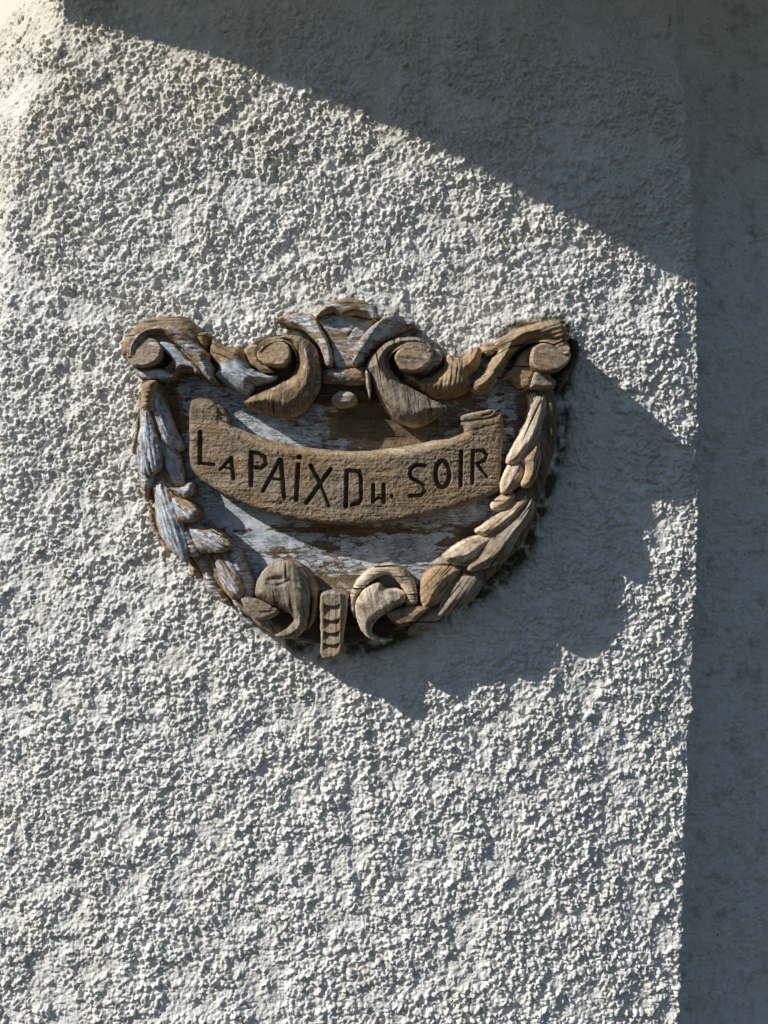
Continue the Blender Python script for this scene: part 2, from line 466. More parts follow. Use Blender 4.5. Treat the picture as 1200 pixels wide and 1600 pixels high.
# rough-cast relief
wxn = 1.7 * fbm(Xm / 4, Zm / 4, 41, 4, 0.6); wzn = 1.7 * fbm(Xm / 4 + 40, Zm / 4, 47, 4, 0.6)
ax_, az_ = Xm + wxn, Zm + wzn
h1 = nodules(ax_ / 5.4, az_ / 5.4, 11, 0.15, 0.85)
h2 = nodules((ax_ + 0.4 * wzn) / 2.9 + 9, az_ / 2.9, 23, 0.20, 0.85)
h3 = nodules(Xm / 2.1 + 3 + 0.3 * wxn, Zm / 2.1, 31, 0.30, 0.8)
big = fbm(Xm / 22, Zm / 22, 61, 4)
mask = 0.32 + 0.68 * sstep(-0.55, 0.1, big + 0.5 * fbm(Xm / 7, Zm / 7, 67, 2))
coarse = 1.0 + 0.40 * sstep(520, 60, PY) * sstep(800, 200, PX)
clump = np.clip(fbm(Xm / 11, Zm / 11, 121, 3), -0.6, 0.6)
bumps = (2.1 * h1 * coarse + 2.2 * h2 + 1.7 * h3 + 1.3 * fbm(Xm / 1.9, Zm / 1.9, 83, 2) + 1.0 * fbm(Xm / 4.5, Zm / 6.5, 87, 3)) * mask + 1.5 * big + 1.4 * clump
amp = (1 - 0.6 * np.maximum(collar, 0.55 * smooth)) * (1 - 0.62 * sstep(0, 12, PX - xr)) * (1 - 0.6 * sstep(200, -20, PY + 0.25 * (PX - 300)) * sstep(100, 300, PX))
amp = amp * (1 - 0.85 * sstep(0.325, 0.36, np.abs(WX)) ) * (1 - 0.85 * sstep(0.415, 0.45, np.abs(WZ)))
bumps = bumps * amp + 0.3 * fbm(Xm / 3, Zm / 3, 91, 3)
WY = dep - bumps - 4.5 * collar + 2.4
lx = 0.75 * fbm(Xm / 2.6, Zm / 2.6, 101, 2) * amp; lz = 0.75 * fbm(Xm / 2.6 + 50, Zm / 2.6, 107, 2) * amp
wv = np.stack([(Xm + lx) * 0.001, WY * 0.001, (Zm + lz) * 0.001], -1).reshape(-1, 3)
ny, nx = WX.shape
idx = np.arange(ny * nx).reshape(ny, nx)
wq = np.stack([idx[:-1, :-1], idx[:-1, 1:], idx[1:, 1:], idx[1:, :-1]], -1).reshape(-1, 4)
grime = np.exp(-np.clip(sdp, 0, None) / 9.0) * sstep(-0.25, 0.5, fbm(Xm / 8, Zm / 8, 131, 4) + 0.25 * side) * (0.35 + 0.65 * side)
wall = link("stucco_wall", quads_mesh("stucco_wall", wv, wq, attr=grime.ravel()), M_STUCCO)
wall["kind"] = "structure"
wall["label"] = "white rough-cast stucco wall with a shaded face beyond its right corner"

# the eave above the picture, whose edge throws the slanting shade over the top of the wall
def eave():
    z0 = (800 + 330) * S
    sh = [(40, -260), (62, -60), (85, 18), (250, 66), (350, 95), (480, 150), (640, 212), (750, 262), (850, 305), (960, 345), (1040, 380), (1100, 412), (1250, 480), (1420, 550)]
    pts = []
    for px, py in sh:
        x = (px - 600) * S; z = (800 - py) * S
        t = (z0 - z) / to_sun[2]
        pts.append((x + to_sun[0] * t, 0.004 + to_sun[1] * t))
    pts = [(pts[0][0] - 0.02, 0.08)] + pts + [(pts[-1][0] + 0.28, pts[-1][1] + 0.10), (0.62, 0.02), (0.62, 0.08)]
    n = len(pts)
    v = [(x, y, z0) for x, y in pts] + [(x, y, z0 + 0.09) for x, y in pts]
    f = [list(range(n))[::-1], [n + i for i in range(n)]] + [[i, (i + 1) % n, n + (i + 1) % n, n + i] for i in range(n)]
    me = bpy.data.meshes.new("eave"); me.from_pydata(v, [], f); me.update()
    o = link("eave", me, M_STUCCO); o["kind"] = "structure"
    o["label"] = "stuccoed eave slab above the wall"
eave()

# ------------------------------------------------------------------ the plaque
plaque = bpy.data.objects.new("carved_plaque", None)
scene.collection.objects.link(plaque)
plaque.location = PLAQUE
plaque["label"] = "weathered carved wooden house-name plaque with peeling blue-white paint on the stucco wall"
plaque["category"] = "plaque"

MB_PANEL = wood("wood_panel_flaking_paint", 0.73, 0.15, 0.8, 1.3, 0.46, 0.4)
MB_BANNER = wood("wood_banner", 0.0, 0.45, 0.75, 4.1, 0.90, -0.6, 0.0022)
MB_BARE = wood("wood_bare", 0.0, 0.75, 0.5, 7.7, 1.0, 0.7)
MB_WARM = wood("wood_bare_warm", 0.0, 0.4, 1.0, 9.2, 1.2, 1.0)
MB_FLECK = wood("wood_paint_flecks", 0.34, 0.4, 0.7, 3.3)
MB_HALF = wood("wood_half_painted", 0.56, 0.3, 0.8, 5.9, streak=0.6)
MB_MOST = wood("wood_mostly_painted", 0.76, 0.3, 0.8, 6.4, streak=0.6)
MB_SUNLIT = wood("wood_bare_sunlit", 0.0, 0.75, 0.7, 2.9, 1.7, 0.9)  # wood brightened for leaves and curls turned to the sun, light in the colour
MB_BROWN = wood("wood_brown_flank", 0.0, 0.4, 0.8, 12.1, 0.6, 0.8)
MB_EYE = wood("wood_scroll_eye", 0.22, 0.55, 0.7, 14.3, 1.05, -1.5)
MB_SHADED = wood("wood_shaded_flank", 0.0, 0.3, 0.8, 8.8, 0.30, 0.8)  # wood darkened for flanks and backs: their shade put into the colour

def R(name, outline, mat, ht, parent=None, **kw):
    return relief(name, outline, mat, parent or plaque, ht, **kw)

# back panel
def panel_fn(x, y, d, H):
    H = H + 1.2 * fbm(x / 90, y / 60, 401, 3)
    crack = seg_dist(x, y, [(688, 815), (715, 822), (752, 836)])
    return H - 2.0 * np.exp(-(crack / 2.2) ** 2)
def blob(x, y, cx, cy, rx, ry, a=0.0):
    c, s_ = math.cos(a), math.sin(a); u = ((x - cx) * c + (y - cy) * s_) / rx; v = (-(x - cx) * s_ + (y - cy) * c) / ry
    return np.exp(-(u * u + v * v))
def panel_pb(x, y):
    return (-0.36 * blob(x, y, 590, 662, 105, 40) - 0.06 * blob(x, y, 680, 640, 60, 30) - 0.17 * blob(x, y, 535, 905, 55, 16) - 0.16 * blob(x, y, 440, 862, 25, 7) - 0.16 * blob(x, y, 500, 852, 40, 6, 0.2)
            - 0.45 * blob(x, y, 270, 690, 16, 100) - 0.25 * blob(x, y, 540, 826, 250, 9) - 0.28 * blob(x, y, 735, 832, 50, 9, -0.4) - 0.3 * blob(x, y, 815, 700, 10, 90)  # bare strips by the left garland and under the banner also paint in shade
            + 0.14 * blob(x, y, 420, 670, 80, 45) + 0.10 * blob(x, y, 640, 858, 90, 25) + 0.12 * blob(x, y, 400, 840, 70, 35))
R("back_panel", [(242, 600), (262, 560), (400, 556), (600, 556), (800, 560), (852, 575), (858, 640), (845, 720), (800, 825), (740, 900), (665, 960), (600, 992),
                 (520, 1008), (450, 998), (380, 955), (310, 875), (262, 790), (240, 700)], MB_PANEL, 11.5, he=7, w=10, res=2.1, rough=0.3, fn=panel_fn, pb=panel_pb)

# garland cores on both sides and under the bottom curls
R("garland_core", [(216, 606), (246, 602), (266, 680), (296, 780), (340, 870), (405, 948), (470, 1000), (430, 1000), (370, 958), (304, 888), (246, 800), (218, 730), (212, 660)], MB_FLECK, 27, he=6, w=14, res=1.4, flare=1, rough=1.0, grain=1.2, chip=2)
R("garland_core", [(834, 596), (862, 590), (874, 620), (874, 690), (852, 765), (826, 842), (782, 892), (716, 942), (650, 978), (606, 992), (650, 940), (704, 890), (770, 820), (810, 750), (826, 670)], MB_BROWN, 27, he=6, w=16, res=1.4, flare=1, rough=1.3, grain=1.4, chip=3)
R("curl_base", [(392, 965), (420, 930), (480, 925), (560, 925), (640, 930), (690, 945), (650, 980), (590, 1000), (520, 1010), (460, 1002), (415, 990)], MB_SHADED, 20, he=6, w=10, res=1.4)

# ---- top left scroll
def hug(cx, cy, rx, ry, h):
    """the band rises to meet its eye, so that the volute reads as one cut"""
    def f(x, y, d, H):
        e = np.hypot((x - cx) / rx, (y - cy) / ry)
        return np.where(e < 1.75, np.maximum(H, h - 10 * np.clip(e - 1.35, 0, 1) * 2.5 + 0.5 * fbm(x / 8, y / 4, 900, 2)), H)
    return f
R("scroll_back", ZA((10, 480), (60, 370), (150, 260), (250, 180), (400, 135), (600, 125), (720, 125), (820, 190), (920, 320), (960, 400), (1010, 540), (1060, 700), (1090, 860),
   (1000, 870), (900, 830), (760, 750), (640, 820), (500, 830), (380, 830), (290, 850), (180, 730), (90, 650), (25, 580)), MB_FLECK, 30, he=8, w=20, fn=lambda x, y, d, H: H - 16 * sstep(22, 12, np.hypot((x - 244) / 1.35, y - 556)))
sc = R("scroll", ZA((120, 610), (122, 470), (180, 370), (300, 280), (450, 238), (600, 236), (720, 300), (800, 370), (900, 470), (1000, 560), (1012, 640), (1060, 720), (1050, 790), (1100, 885),
   (1030, 880), (950, 800), (850, 665), (750, 555), (640, 455), (530, 378), (420, 345), (330, 362), (270, 425), (215, 500), (190, 600), (160, 680)), MB_HALF, 43, he=28, w=13, prof=1.7, flute=0.7, fn=hug(223, 548, 25, 20, 38))
R("scroll_eye", ZA((132, 560), (180, 460), (270, 415), (370, 415), (450, 455), (490, 530), (475, 620), (420, 670), (300, 700), (200, 690), (150, 640)), MB_EYE, 39, sc, grain=0.15, he=36.5, w=3, rough=.4, grow=1.10, axis=((206, 530), (245, 568), 7))
R("scroll_lip", ZA((175, 690), (210, 715), (300, 765), (400, 745), (500, 738), (600, 790), (680, 765), (740, 728), (840, 738), (900, 800), (840, 785), (720, 790), (620, 870), (490, 880), (380, 865), (290, 872), (200, 770)), MB_MOST, 30, he=22, w=5)
R("scroll_fillet", ZA((480, 440), (540, 428), (650, 480), (760, 590), (860, 690), (940, 800), (880, 800), (840, 750), (730, 730), (660, 775), (640, 700), (600, 620), (540, 560), (490, 500)), MB_MOST, 35, he=29, w=5)
R("bead", ZA((885, 400), (920, 340), (980, 325), (1030, 355), (1010, 430), (990, 510), (930, 470)), MB_WARM, 29, he=18, w=7)

# ---- left husk and C-scroll
R("husk", ZB((45, 140), (130, 190), (240, 230), (290, 222), (345, 262), (380, 340), (440, 420), (520, 470), (600, 490), (670, 500), (660, 530), (600, 570), (520, 585), (450, 610), (430, 660), (380, 690),
   (280, 650), (180, 590), (70, 510), (65, 480), (100, 430), (50, 360), (20, 260)), MB_HALF, 37, he=20, w=18, prof=1.7, axis=((326, 540), (430, 590), 3), pb=lambda x, y: 0.30 * np.clip((y - 566 + 0.1 * (x - 360)) / 12, -1, 1))
R("scroll_back", ZB((380, 300), (500, 170), (700, 130), (900, 150), (1030, 260), (1060, 420), (1020, 600), (900, 760), (700, 800), (450, 780), (430, 640), (560, 500), (430, 420)), MB_SHADED, 19, he=14, w=6)
R("crescent", ZB((368, 270), (430, 225), (500, 230), (490, 300), (510, 370), (560, 420), (640, 470), (560, 482), (470, 440), (400, 370)), MB_WARM, 34, he=28, w=5)
sc = R("scroll", ZB((498, 225), (560, 160), (660, 120), (780, 105), (900, 130), (1000, 190), (1050, 290), (1082, 400), (1085, 480), (1050, 640), (1020, 690), (980, 740), (900, 830), (800, 880), (690, 872), (560, 850), (440, 830), (330, 750),
   (370, 710), (450, 670), (560, 620), (680, 570), (760, 520), (830, 440), (850, 360), (830, 270), (780, 205), (700, 188), (620, 200), (550, 240), (500, 290)), MB_FLECK, 44, he=22, w=21, prof=1.7, axis=((460, 530), (450, 650), -5), fn=hug(426.7, 551, 24, 17.5, 39))
R("scroll_eye", ZB((495, 300), (530, 235), (610, 205), (700, 205), (770, 240), (788, 300), (770, 370), (720, 408), (600, 408), (540, 385), (505, 345)), MB_EYE, 40, sc, grain=-0.1, he=37.5, w=3, rough=.4, grow=1.10, axis=((408, 535), (445, 566), 7))

# ---- palmette between the C-scrolls
pf = R("palmette", Z2((410, 195), (500, 165), (650, 180), (745, 205), (695, 290), (660, 370), (635, 455), (520, 455), (500, 340), (460, 260)), MB_HALF, 29, he=22, w=7,
       fn=lambda x, y, d, H: H - 1.2 * np.exp(-(seg_dist(x, y, [(370 + 632 / 3.4286, 440 + 240 / 3.4286), (370 + 610 / 3.4286, 440 + 270 / 3.4286), (370 + 600 / 3.4286, 440 + 290 / 3.4286)]) / 1.5) ** 2))
R("palmette_leaf", Z2((205, 185), (300, 160), (390, 165), (425, 190), (480, 300), (510, 380), (508, 455), (480, 450), (440, 340), (360, 255), (280, 220)), MB_HALF, 33, pf, he=29, w=6, prof=0, lean=(0.10, 0.05))
R("palmette_leaf", Z2((770, 212), (830, 183), (900, 175), (960, 205), (900, 245), (800, 300), (740, 350), (695, 410), (645, 458), (622, 450), (650, 330), (715, 255)), MB_MOST, 32, pf, he=29, w=6, prof=0, lean=(-0.60, -0.40))
R("palmette_cap", Z2((418, 188), (470, 120), (560, 82), (650, 85), (730, 120), (757, 165), (745, 205), (690, 180), (630, 168), (580, 182), (500, 155)), MB_FLECK, 39, pf, he=30, w=9)
R("tie_block", Z2((440, 440), (560, 430), (720, 440), (760, 600), (740, 650), (640, 640), (520, 640), (430, 650), (420, 560)), MB_SHADED, 20, he=15, w=5)
R("tie_bar", Z2((462, 470), (500, 458), (600, 455), (692, 452), (700, 500), (690, 538), (600, 545), (500, 538), (455, 530)), MB_FLECK, 33, he=22, w=12)
R("tie_bud", Z2((505, 630), (525, 595), (570, 578), (620, 590), (645, 630), (620, 655), (570, 668), (525, 655)), MB_SUNLIT, 30, he=22, w=9)
R("sliver_leaf", Z2((438, 470), (448, 500), (440, 560), (418, 600), (405, 590), (410, 540), (425, 490)), MB_BARE, 36, he=32, w=3)

# ---- right C-scroll and husk
R("scroll_back", ZC((110, 300), (300, 130), (560, 100), (680, 200), (800, 240), (780, 360), (650, 450), (480, 560), (640, 680), (700, 800), (500, 880), (320, 780), (180, 580), (100, 430)), MB_SHADED, 22, he=17, w=6)
R("husk_fold", ZC((670, 215), (750, 208), (792, 260), (770, 340), (700, 400), (620, 440), (540, 430), (620, 380), (665, 300)), MB_MOST, 30, he=25, w=6)
R("husk", ZC((430, 420), (520, 432), (600, 490), (680, 460), (750, 400), (810, 370), (850, 240), (920, 270), (1000, 260), (1060, 200), (1120, 165), (1165, 190), (1165, 290), (1130, 380), (1065, 462), (1090, 500), (1080, 560),
   (1000, 610), (880, 650), (760, 660), (680, 640), (600, 590), (520, 530), (460, 510)), MB_WARM, 38, he=20, w=19, prof=1.6, flute=0.8, axis=((700, 550), (690, 620), -6))
sc = R("scroll", ZC((680, 190), (655, 125), (600, 78), (500, 65), (380, 75), (260, 110), (160, 190), (90, 280), (62, 370), (90, 430), (118, 450), (140, 520), (180, 620), (240, 730), (300, 810), (400, 880), (520, 920), (640, 900), (760, 830), (850, 750),
   (800, 700), (700, 655), (600, 600), (500, 540), (430, 500), (360, 450), (310, 395), (290, 320), (315, 250), (385, 200), (480, 175), (580, 190), (640, 240)), MB_BARE, 44, he=22, w=22, prof=1.7, axis=((620, 530), (640, 660), -5), fn=hug(646.7, 559, 26, 19, 40))
R("scroll_eye", ZC((366, 300), (380, 240), (450, 195), (560, 175), (660, 190), (680, 250), (665, 320), (610, 375), (540, 405), (460, 400), (400, 370)), MB_EYE, 41, sc, grain=0.1, he=38, w=4, rough=.4, grow=1.14, axis=((660, 530), (630, 575), 6))
R("sliver_leaf", ZC((66, 400), (100, 430), (112, 500), (115, 600), (105, 665), (85, 600), (68, 500)), MB_BARE, 37, he=33, w=3)
R("bead", ZD((100, 370), (200, 350), (270, 380), (260, 440), (180, 500), (120, 480)), MB_WARM, 27, he=17, w=7)

# ---- top right scroll
R("scroll_flank", ZD((1000, 285), (1080, 300), (1130, 360), (1130, 500), (1085, 620), (1010, 700), (960, 800), (900, 900), (840, 900), (820, 800), (840, 700), (930, 620), (980, 480)), MB_SHADED, 24, he=2, w=10)
sc = R("scroll", ZD((130, 640), (150, 570), (230, 480), (280, 420), (235, 370), (280, 290), (380, 230), (450, 172), (600, 135), (780, 100), (920, 105), (990, 150), (1022, 230), (1058, 275), (1010, 320), (1012, 400), (985, 470), (920, 460),
   (880, 405), (800, 362), (700, 345), (600, 345), (540, 380), (470, 440), (400, 520), (350, 620), (300, 700), (240, 780), (150, 860), (60, 875), (5, 830), (5, 760), (80, 690)), MB_WARM, 45, he=20, w=18, prof=1.8, rough=1.3, grain=-0.35, flute=1.2, fn=hug(860, 558, 28, 21, 41))
R("scroll_eye", ZD((610, 520), (640, 430), (720, 378), (820, 370), (920, 400), (1000, 455), (990, 540), (910, 625), (800, 655), (700, 655), (640, 620)), MB_EYE, 42, sc, grain=0.2, he=39, w=4, rough=.6, grow=1.10, axis=((872, 538), (842, 572), 6))
R("scroll_fillet", ZD((320, 722), (420, 610), (480, 510), (560, 420), (650, 375), (725, 365), (680, 450), (660, 540), (660, 660), (620, 760), (600, 835), (560, 857), (490, 852), (440, 780), (400, 735)), MB_WARM, 34, he=26, w=8)
R("scroll_foot", ZD((640, 670), (760, 680), (830, 720), (870, 760), (850, 830), (780, 852), (680, 842), (598, 832), (612, 740)), MB_BARE, 37, he=29, w=6)

# ---- right garland
R("garland_leaf", Z6((725, 150), (770, 140), (835, 150), (838, 260), (805, 350), (775, 440), (700, 530), (620, 592), (568, 582), (600, 500), (670, 380), (715, 260)), MB_SUNLIT, 36, he=26, w=21, prof=0, chip=1.0, grow=1.07, flute=0.7, lean=(-0.03, 0.0), axis=((845, 620), (800, 720), 6), rough=.5)
R("garland_leaf", Z6((620, 815), (605, 870), (530, 920), (470, 905), (458, 880), (510, 820), (560, 795)), MB_SUNLIT, 34, he=24, w=20, prof=0, chip=1.0, grow=1.07, rough=0.7, flute=0.7, lean=(-0.03, 0.0))
R("garland_leaf", Z6((650, 575), (690, 640), (665, 730), (600, 780), (540, 802), (525, 760), (545, 680), (590, 605)), MB_SUNLIT, 37, he=27, w=21, prof=0, chip=1.0, grow=1.07, rough=0.7, flute=0.7, lean=(-0.03, 0.0), axis=((815, 720), (790, 770), 7))
R("garland_leaf", Z6((775, 420), (792, 560), (772, 660), (720, 748), (690, 758), (660, 735), (690, 640), (665, 580), (720, 500)), MB_WARM, 40, he=30, w=23, prof=0, chip=1.0, grow=1.07, flute=0.7, lean=(-0.03, 0.0), axis=((840, 690), (826, 760), 6), rough=.6)
R("garland_leaf", Z6((690, 790), (722, 850), (640, 950), (500, 1062), (430, 1078), (365, 1045), (420, 1000), (540, 920), (620, 850)), MB_SUNLIT, 36, he=26, w=20, prof=0, chip=1.0, grow=1.07, rough=0.7, flute=0.7, lean=(-0.03, 0.0), axis=((820, 775), (750, 830), 6))
R("garland_leaf", Z6((725, 790), (745, 900), (695, 1020), (620, 1130), (560, 1230), (480, 1272), (325, 1302), (320, 1260), (400, 1180), (490, 1065), (640, 940)), MB_BARE, 39, he=29, w=28, prof=0, chip=1.0, grow=1.07, rough=0.7, flute=0.7, lean=(-0.03, 0.0), axis=((825, 780), (745, 885), 7))
R("garland_leaf", Z6((75, 1272), (100, 1240), (160, 1228), (240, 1265), (210, 1295), (110, 1295)), MB_BARE, 29, he=19, w=14, prof=0, chip=1.0, grow=1.07, rough=0.7, flute=0.7, lean=(-0.03, 0.0))
R("garland_leaf", Z6((490, 1072), (420, 1080), (300, 1110), (200, 1170), (158, 1222), (200, 1262), (260, 1277), (325, 1272), (410, 1190), (490, 1100)), MB_SUNLIT, 39, he=29, w=21, prof=0, chip=1.0, grow=1.07, rough=0.7, flute=0.7, lean=(-0.03, 0.0), axis=((775, 835), (700, 872), 7))
R("garland_leaf", Z6((200, 1280), (285, 1308), (235, 1370), (150, 1480), (100, 1530), (20, 1548), (-5, 1480), (15, 1360), (90, 1300)), MB_WARM, 37, he=27, w=25, prof=0, chip=1.0, grow=1.07, rough=0.7, flute=0.7, lean=(-0.03, 0.0), axis=((720, 890), (668, 945), 7))
R("garland_leaf", Z6((310, 1315), (385, 1300), (405, 1400), (335, 1500), (205, 1580), (120, 1602), (128, 1540), (180, 1420), (240, 1345)), MB_BARE, 34, he=24, w=21, prof=0, chip=1.0, grow=1.07, rough=0.7, flute=0.7, lean=(-0.03, 0.0), axis=((740, 895), (695, 955), 8))
R("garland_leaf", Z6((400, 1330), (435, 1310), (430, 1380), (395, 1420), (372, 1400)), MB_SHADED, 23, he=13, w=14, prof=0, chip=1.0, grow=1.07, rough=0.7, flute=0.7, lean=(-0.03, 0.0))
R("garland_leaf", Z6((752, 925), (780, 950), (768, 985), (750, 960)), MB_BARE, 21, he=11, w=11, prof=0, chip=1.0, grow=1.07, rough=0.7, flute=0.7, lean=(-0.03, 0.0))

# ---- left garland
R("garland_leaf", ZE((178, 440), (200, 600), (172, 740), (152, 862), (100, 852), (98, 770), (130, 650)), MB_HALF, 23, he=17, w=11, prof=0, chip=1.5, grow=1.10, ww=2.2, rough=0.7, flute=1.3, lean=(0.10, -0.02))
R("garland_leaf", ZE((345, 250), (380, 120), (440, 200), (500, 330), (600, 600), (692, 780), (640, 830), (560, 812), (480, 740), (430, 620), (380, 440)), MB_MOST, 30, he=24, w=15, prof=0, chip=1.5, grow=1.10, ww=2.2, rough=0.7, flute=1.3, lean=(-0.38, 0.05), axis=((240, 620), (280, 700), 8))
R("garland_leaf", ZE((400, 660), (470, 750), (600, 830), (645, 900), (690, 1100), (692, 1240), (600, 1222), (540, 1100), (480, 960), (450, 850)), MB_MOST, 32, he=26, w=16, prof=0, chip=1.5, grow=1.10, ww=2.2, rough=0.7, flute=1.3, lean=(-0.38, 0.05), axis=((250, 690), (280, 750), 6))
def groove(*pl):
    return lambda x, y, d, H: H - sum(1.8 * np.exp(-(seg_dist(x, y, p) / 1.9) ** 2) for p in pl)
R("garland_leaf", ZE((225, 90), (280, 45), (340, 30), (385, 60), (380, 130), (350, 230), (345, 360), (285, 372), (220, 350), (212, 200)), MB_WARM, 36, he=30, w=11, prof=0, chip=1.5, grow=1.10, ww=2.2, rough=0.7, flute=1.3, lean=(0.10, -0.02))
R("garland_leaf", ZE((230, 375), (290, 395), (345, 560), (390, 700), (450, 900), (442, 1000), (390, 1090), (330, 1112), (240, 1102), (190, 1050), (168, 800), (200, 600)), MB_MOST, 38, he=32, w=18, prof=0, chip=1.5, grow=1.10, ww=2.2, rough=0.7, flute=1.3, lean=(0.10, -0.02), axis=((222, 640), (235, 735), 7),
  fn=groove(ZE((235, 520), (240, 700), (290, 900), (345, 1090)), ZE((190, 740), (200, 900), (205, 1080))))
R("garland_leaf", ZE((208, 1090), (340, 1110), (372, 1150), (340, 1250), (262, 1412), (222, 1330), (203, 1200)), MB_MOST, 31, he=25, w=15, prof=0, chip=1.5, grow=1.10, ww=2.2, rough=0.7, flute=1.3, lean=(0.10, -0.02))
R("garland_leaf", Z4((380, 888), (450, 920), (500, 925), (560, 898), (578, 950), (530, 1002), (470, 982), (400, 942)), MB_MOST, 34, he=28, w=11, prof=0, chip=1.5, grow=1.10, ww=2.2, rough=0.7, flute=1.3, lean=(0.10, -0.02))
R("garland_leaf", Z4((250, 1100), (298, 1150), (335, 1270), (432, 1400), (390, 1412), (300, 1300), (258, 1200)), MB_FLECK, 24, he=18, w=11, prof=0, chip=1.5, grow=1.10, ww=2.2, rough=0.7, flute=1.3, lean=(0.10, -0.02))
R("garland_leaf", Z4((298, 920), (340, 888), (420, 1000), (470, 1100), (502, 1230), (532, 1350), (522, 1442), (440, 1412), (370, 1332), (310, 1222), (293, 1080)), MB_MOST, 37, he=31, w=18, prof=0, chip=1.5, grow=1.10, ww=2.2, rough=0.7, flute=1.3, lean=(0.10, -0.02), axis=((245, 760), (285, 865), 7))
R("garland_leaf", Z4((520, 1245), (580, 1320), (632, 1440), (560, 1452), (510, 1432)), MB_HALF, 36, he=30, w=9, prof=0, chip=1.5, grow=1.10, ww=2.2, rough=0.7, flute=1.3, lean=(0.10, -0.02))
R("garland_leaf", Z4((405, 1005), (480, 1020), (570, 1060), (612, 1120), (592, 1170), (520, 1192), (460, 1182), (430, 1110)), MB_HALF, 40, he=34, w=13, prof=0, chip=1.5, grow=1.10, ww=2.2, rough=0.7, flute=1.3, lean=(0.10, -0.02), axis=((265, 778), (305, 808), 7))
R("garland_leaf", Z4((530, 1235), (640, 1228), (760, 1268), (842, 1330), (862, 1382), (800, 1412), (700, 1417), (620, 1408), (560, 1330)), MB_HALF, 40, he=34, w=18, prof=0, chip=1.5, grow=1.10, ww=2.2, rough=0.7, flute=1.3, lean=(0.10, -0.02), axis=((290, 825), (355, 855), 7))
R("garland_leaf", Z7((45, 325), (95, 355), (102, 440), (70, 445), (50, 390)), MB_WARM, 23, he=17, w=9, prof=0, chip=1.5, grow=1.10, ww=2.2, rough=0.7, flute=1.3, lean=(0.10, -0.02))
R("garland_leaf", Z7((105, 360), (150, 368), (190, 450), (260, 560), (282, 615), (230, 592), (160, 545), (130, 450)), MB_HALF, 31, he=25, w=11, prof=0, chip=1.5, grow=1.10, ww=2.2, rough=0.7, flute=1.3, lean=(0.10, -0.02))
R("garland_leaf", Z7((300, 298), (350, 308), (372, 370), (432, 500), (424, 570), (380, 562), (340, 460), (318, 390)), MB_MOST, 31, he=25, w=11, prof=0, chip=1.5, grow=1.10, ww=2.2, rough=0.7, flute=1.3, lean=(-0.38, 0.05))
R("garland_leaf", Z7((188, 318), (270, 318), (322, 400), (352, 480), (358, 560), (310, 572), (270, 542), (220, 440)), MB_HALF, 35, he=29, w=15, prof=0, chip=1.5, grow=1.10, ww=2.2, rough=0.7, flute=1.3, lean=(0.10, -0.02), axis=((335, 870), (370, 925), 6))
R("garland_leaf", Z7((288, 582), (350, 578), (378, 660), (432, 745), (390, 725), (340, 672)), MB_MOST, 28, he=22, w=11, prof=0, chip=1.5, grow=1.10, ww=2.2, rough=0.7, flute=1.3, lean=(0.10, -0.02))

# ---- bottom curls and the drop between them
def curl_fn(x, y, d, H):
    g = seg_dist(x, y, ZF((400, 318), (470, 335), (560, 312), (610, 275), (690, 330), (760, 420)))
    dip = seg_dist(x, y, ZF((420, 280), (530, 265)))
    ck = seg_dist(x, y, ZF((572, 130), (580, 200), (582, 262)))
    return H - 1.5 * np.exp(-(g / 2.6) ** 2) - 2.6 * np.exp(-(dip / 4.5) ** 2) - 3.0 * np.exp(-(ck / 1.2) ** 2)
R("curl_rim", ZF((600, 110), (700, 130), (790, 210), (850, 320), (888, 430), (880, 560), (840, 680), (770, 760), (800, 600), (800, 450), (740, 320), (660, 220)), MB_FLECK, 33, he=20, w=8)
R("curl", ZF((278, 440), (275, 360), (310, 250), (400, 150), (500, 115), (600, 112), (690, 160), (760, 260), (800, 380), (805, 500), (790, 620), (765, 735), (690, 822), (575, 850), (450, 818),
   (530, 765), (600, 715), (638, 665), (600, 610), (540, 575), (480, 545), (380, 500), (330, 470)), MB_BARE, 42, he=25, w=20, fn=curl_fn, axis=((430, 880), (445, 1000), -2))
R("curl_tongue", ZF((150, 450), (200, 435), (270, 455), (360, 490), (440, 535), (498, 570), (490, 610), (400, 660), (300, 672), (262, 650), (200, 580), (160, 520)), MB_BARE, 39, he=28, w=9)
R("curl_rim", Z8((232, 560), (262, 470), (330, 395), (420, 360), (490, 362), (550, 400), (600, 480), (612, 570), (590, 590), (545, 585), (545, 530), (500, 460), (440, 420), (380, 440), (320, 490), (270, 570), (262, 660), (240, 620)), MB_SUNLIT, 35, he=26, w=8)
R("curl", Z8((400, 465), (425, 495), (500, 500), (545, 530), (538, 580), (480, 612), (420, 650), (372, 690), (355, 740), (400, 778), (475, 788), (400, 796), (340, 780), (290, 720), (262, 640), (262, 570), (300, 510), (350, 475)), MB_SUNLIT, 42, he=27, w=16, axis=((570, 920), (590, 1000), -2))
R("curl_tongue", Z8((440, 640), (520, 605), (600, 588), (690, 595), (640, 640), (580, 690), (520, 705), (475, 690)), MB_WARM, 35, he=26, w=8)
R("curl_tongue", Z8((560, 755), (575, 690), (640, 630), (700, 598), (745, 600), (745, 650), (700, 700), (620, 755)), MB_BARE, 29, he=18, w=9)

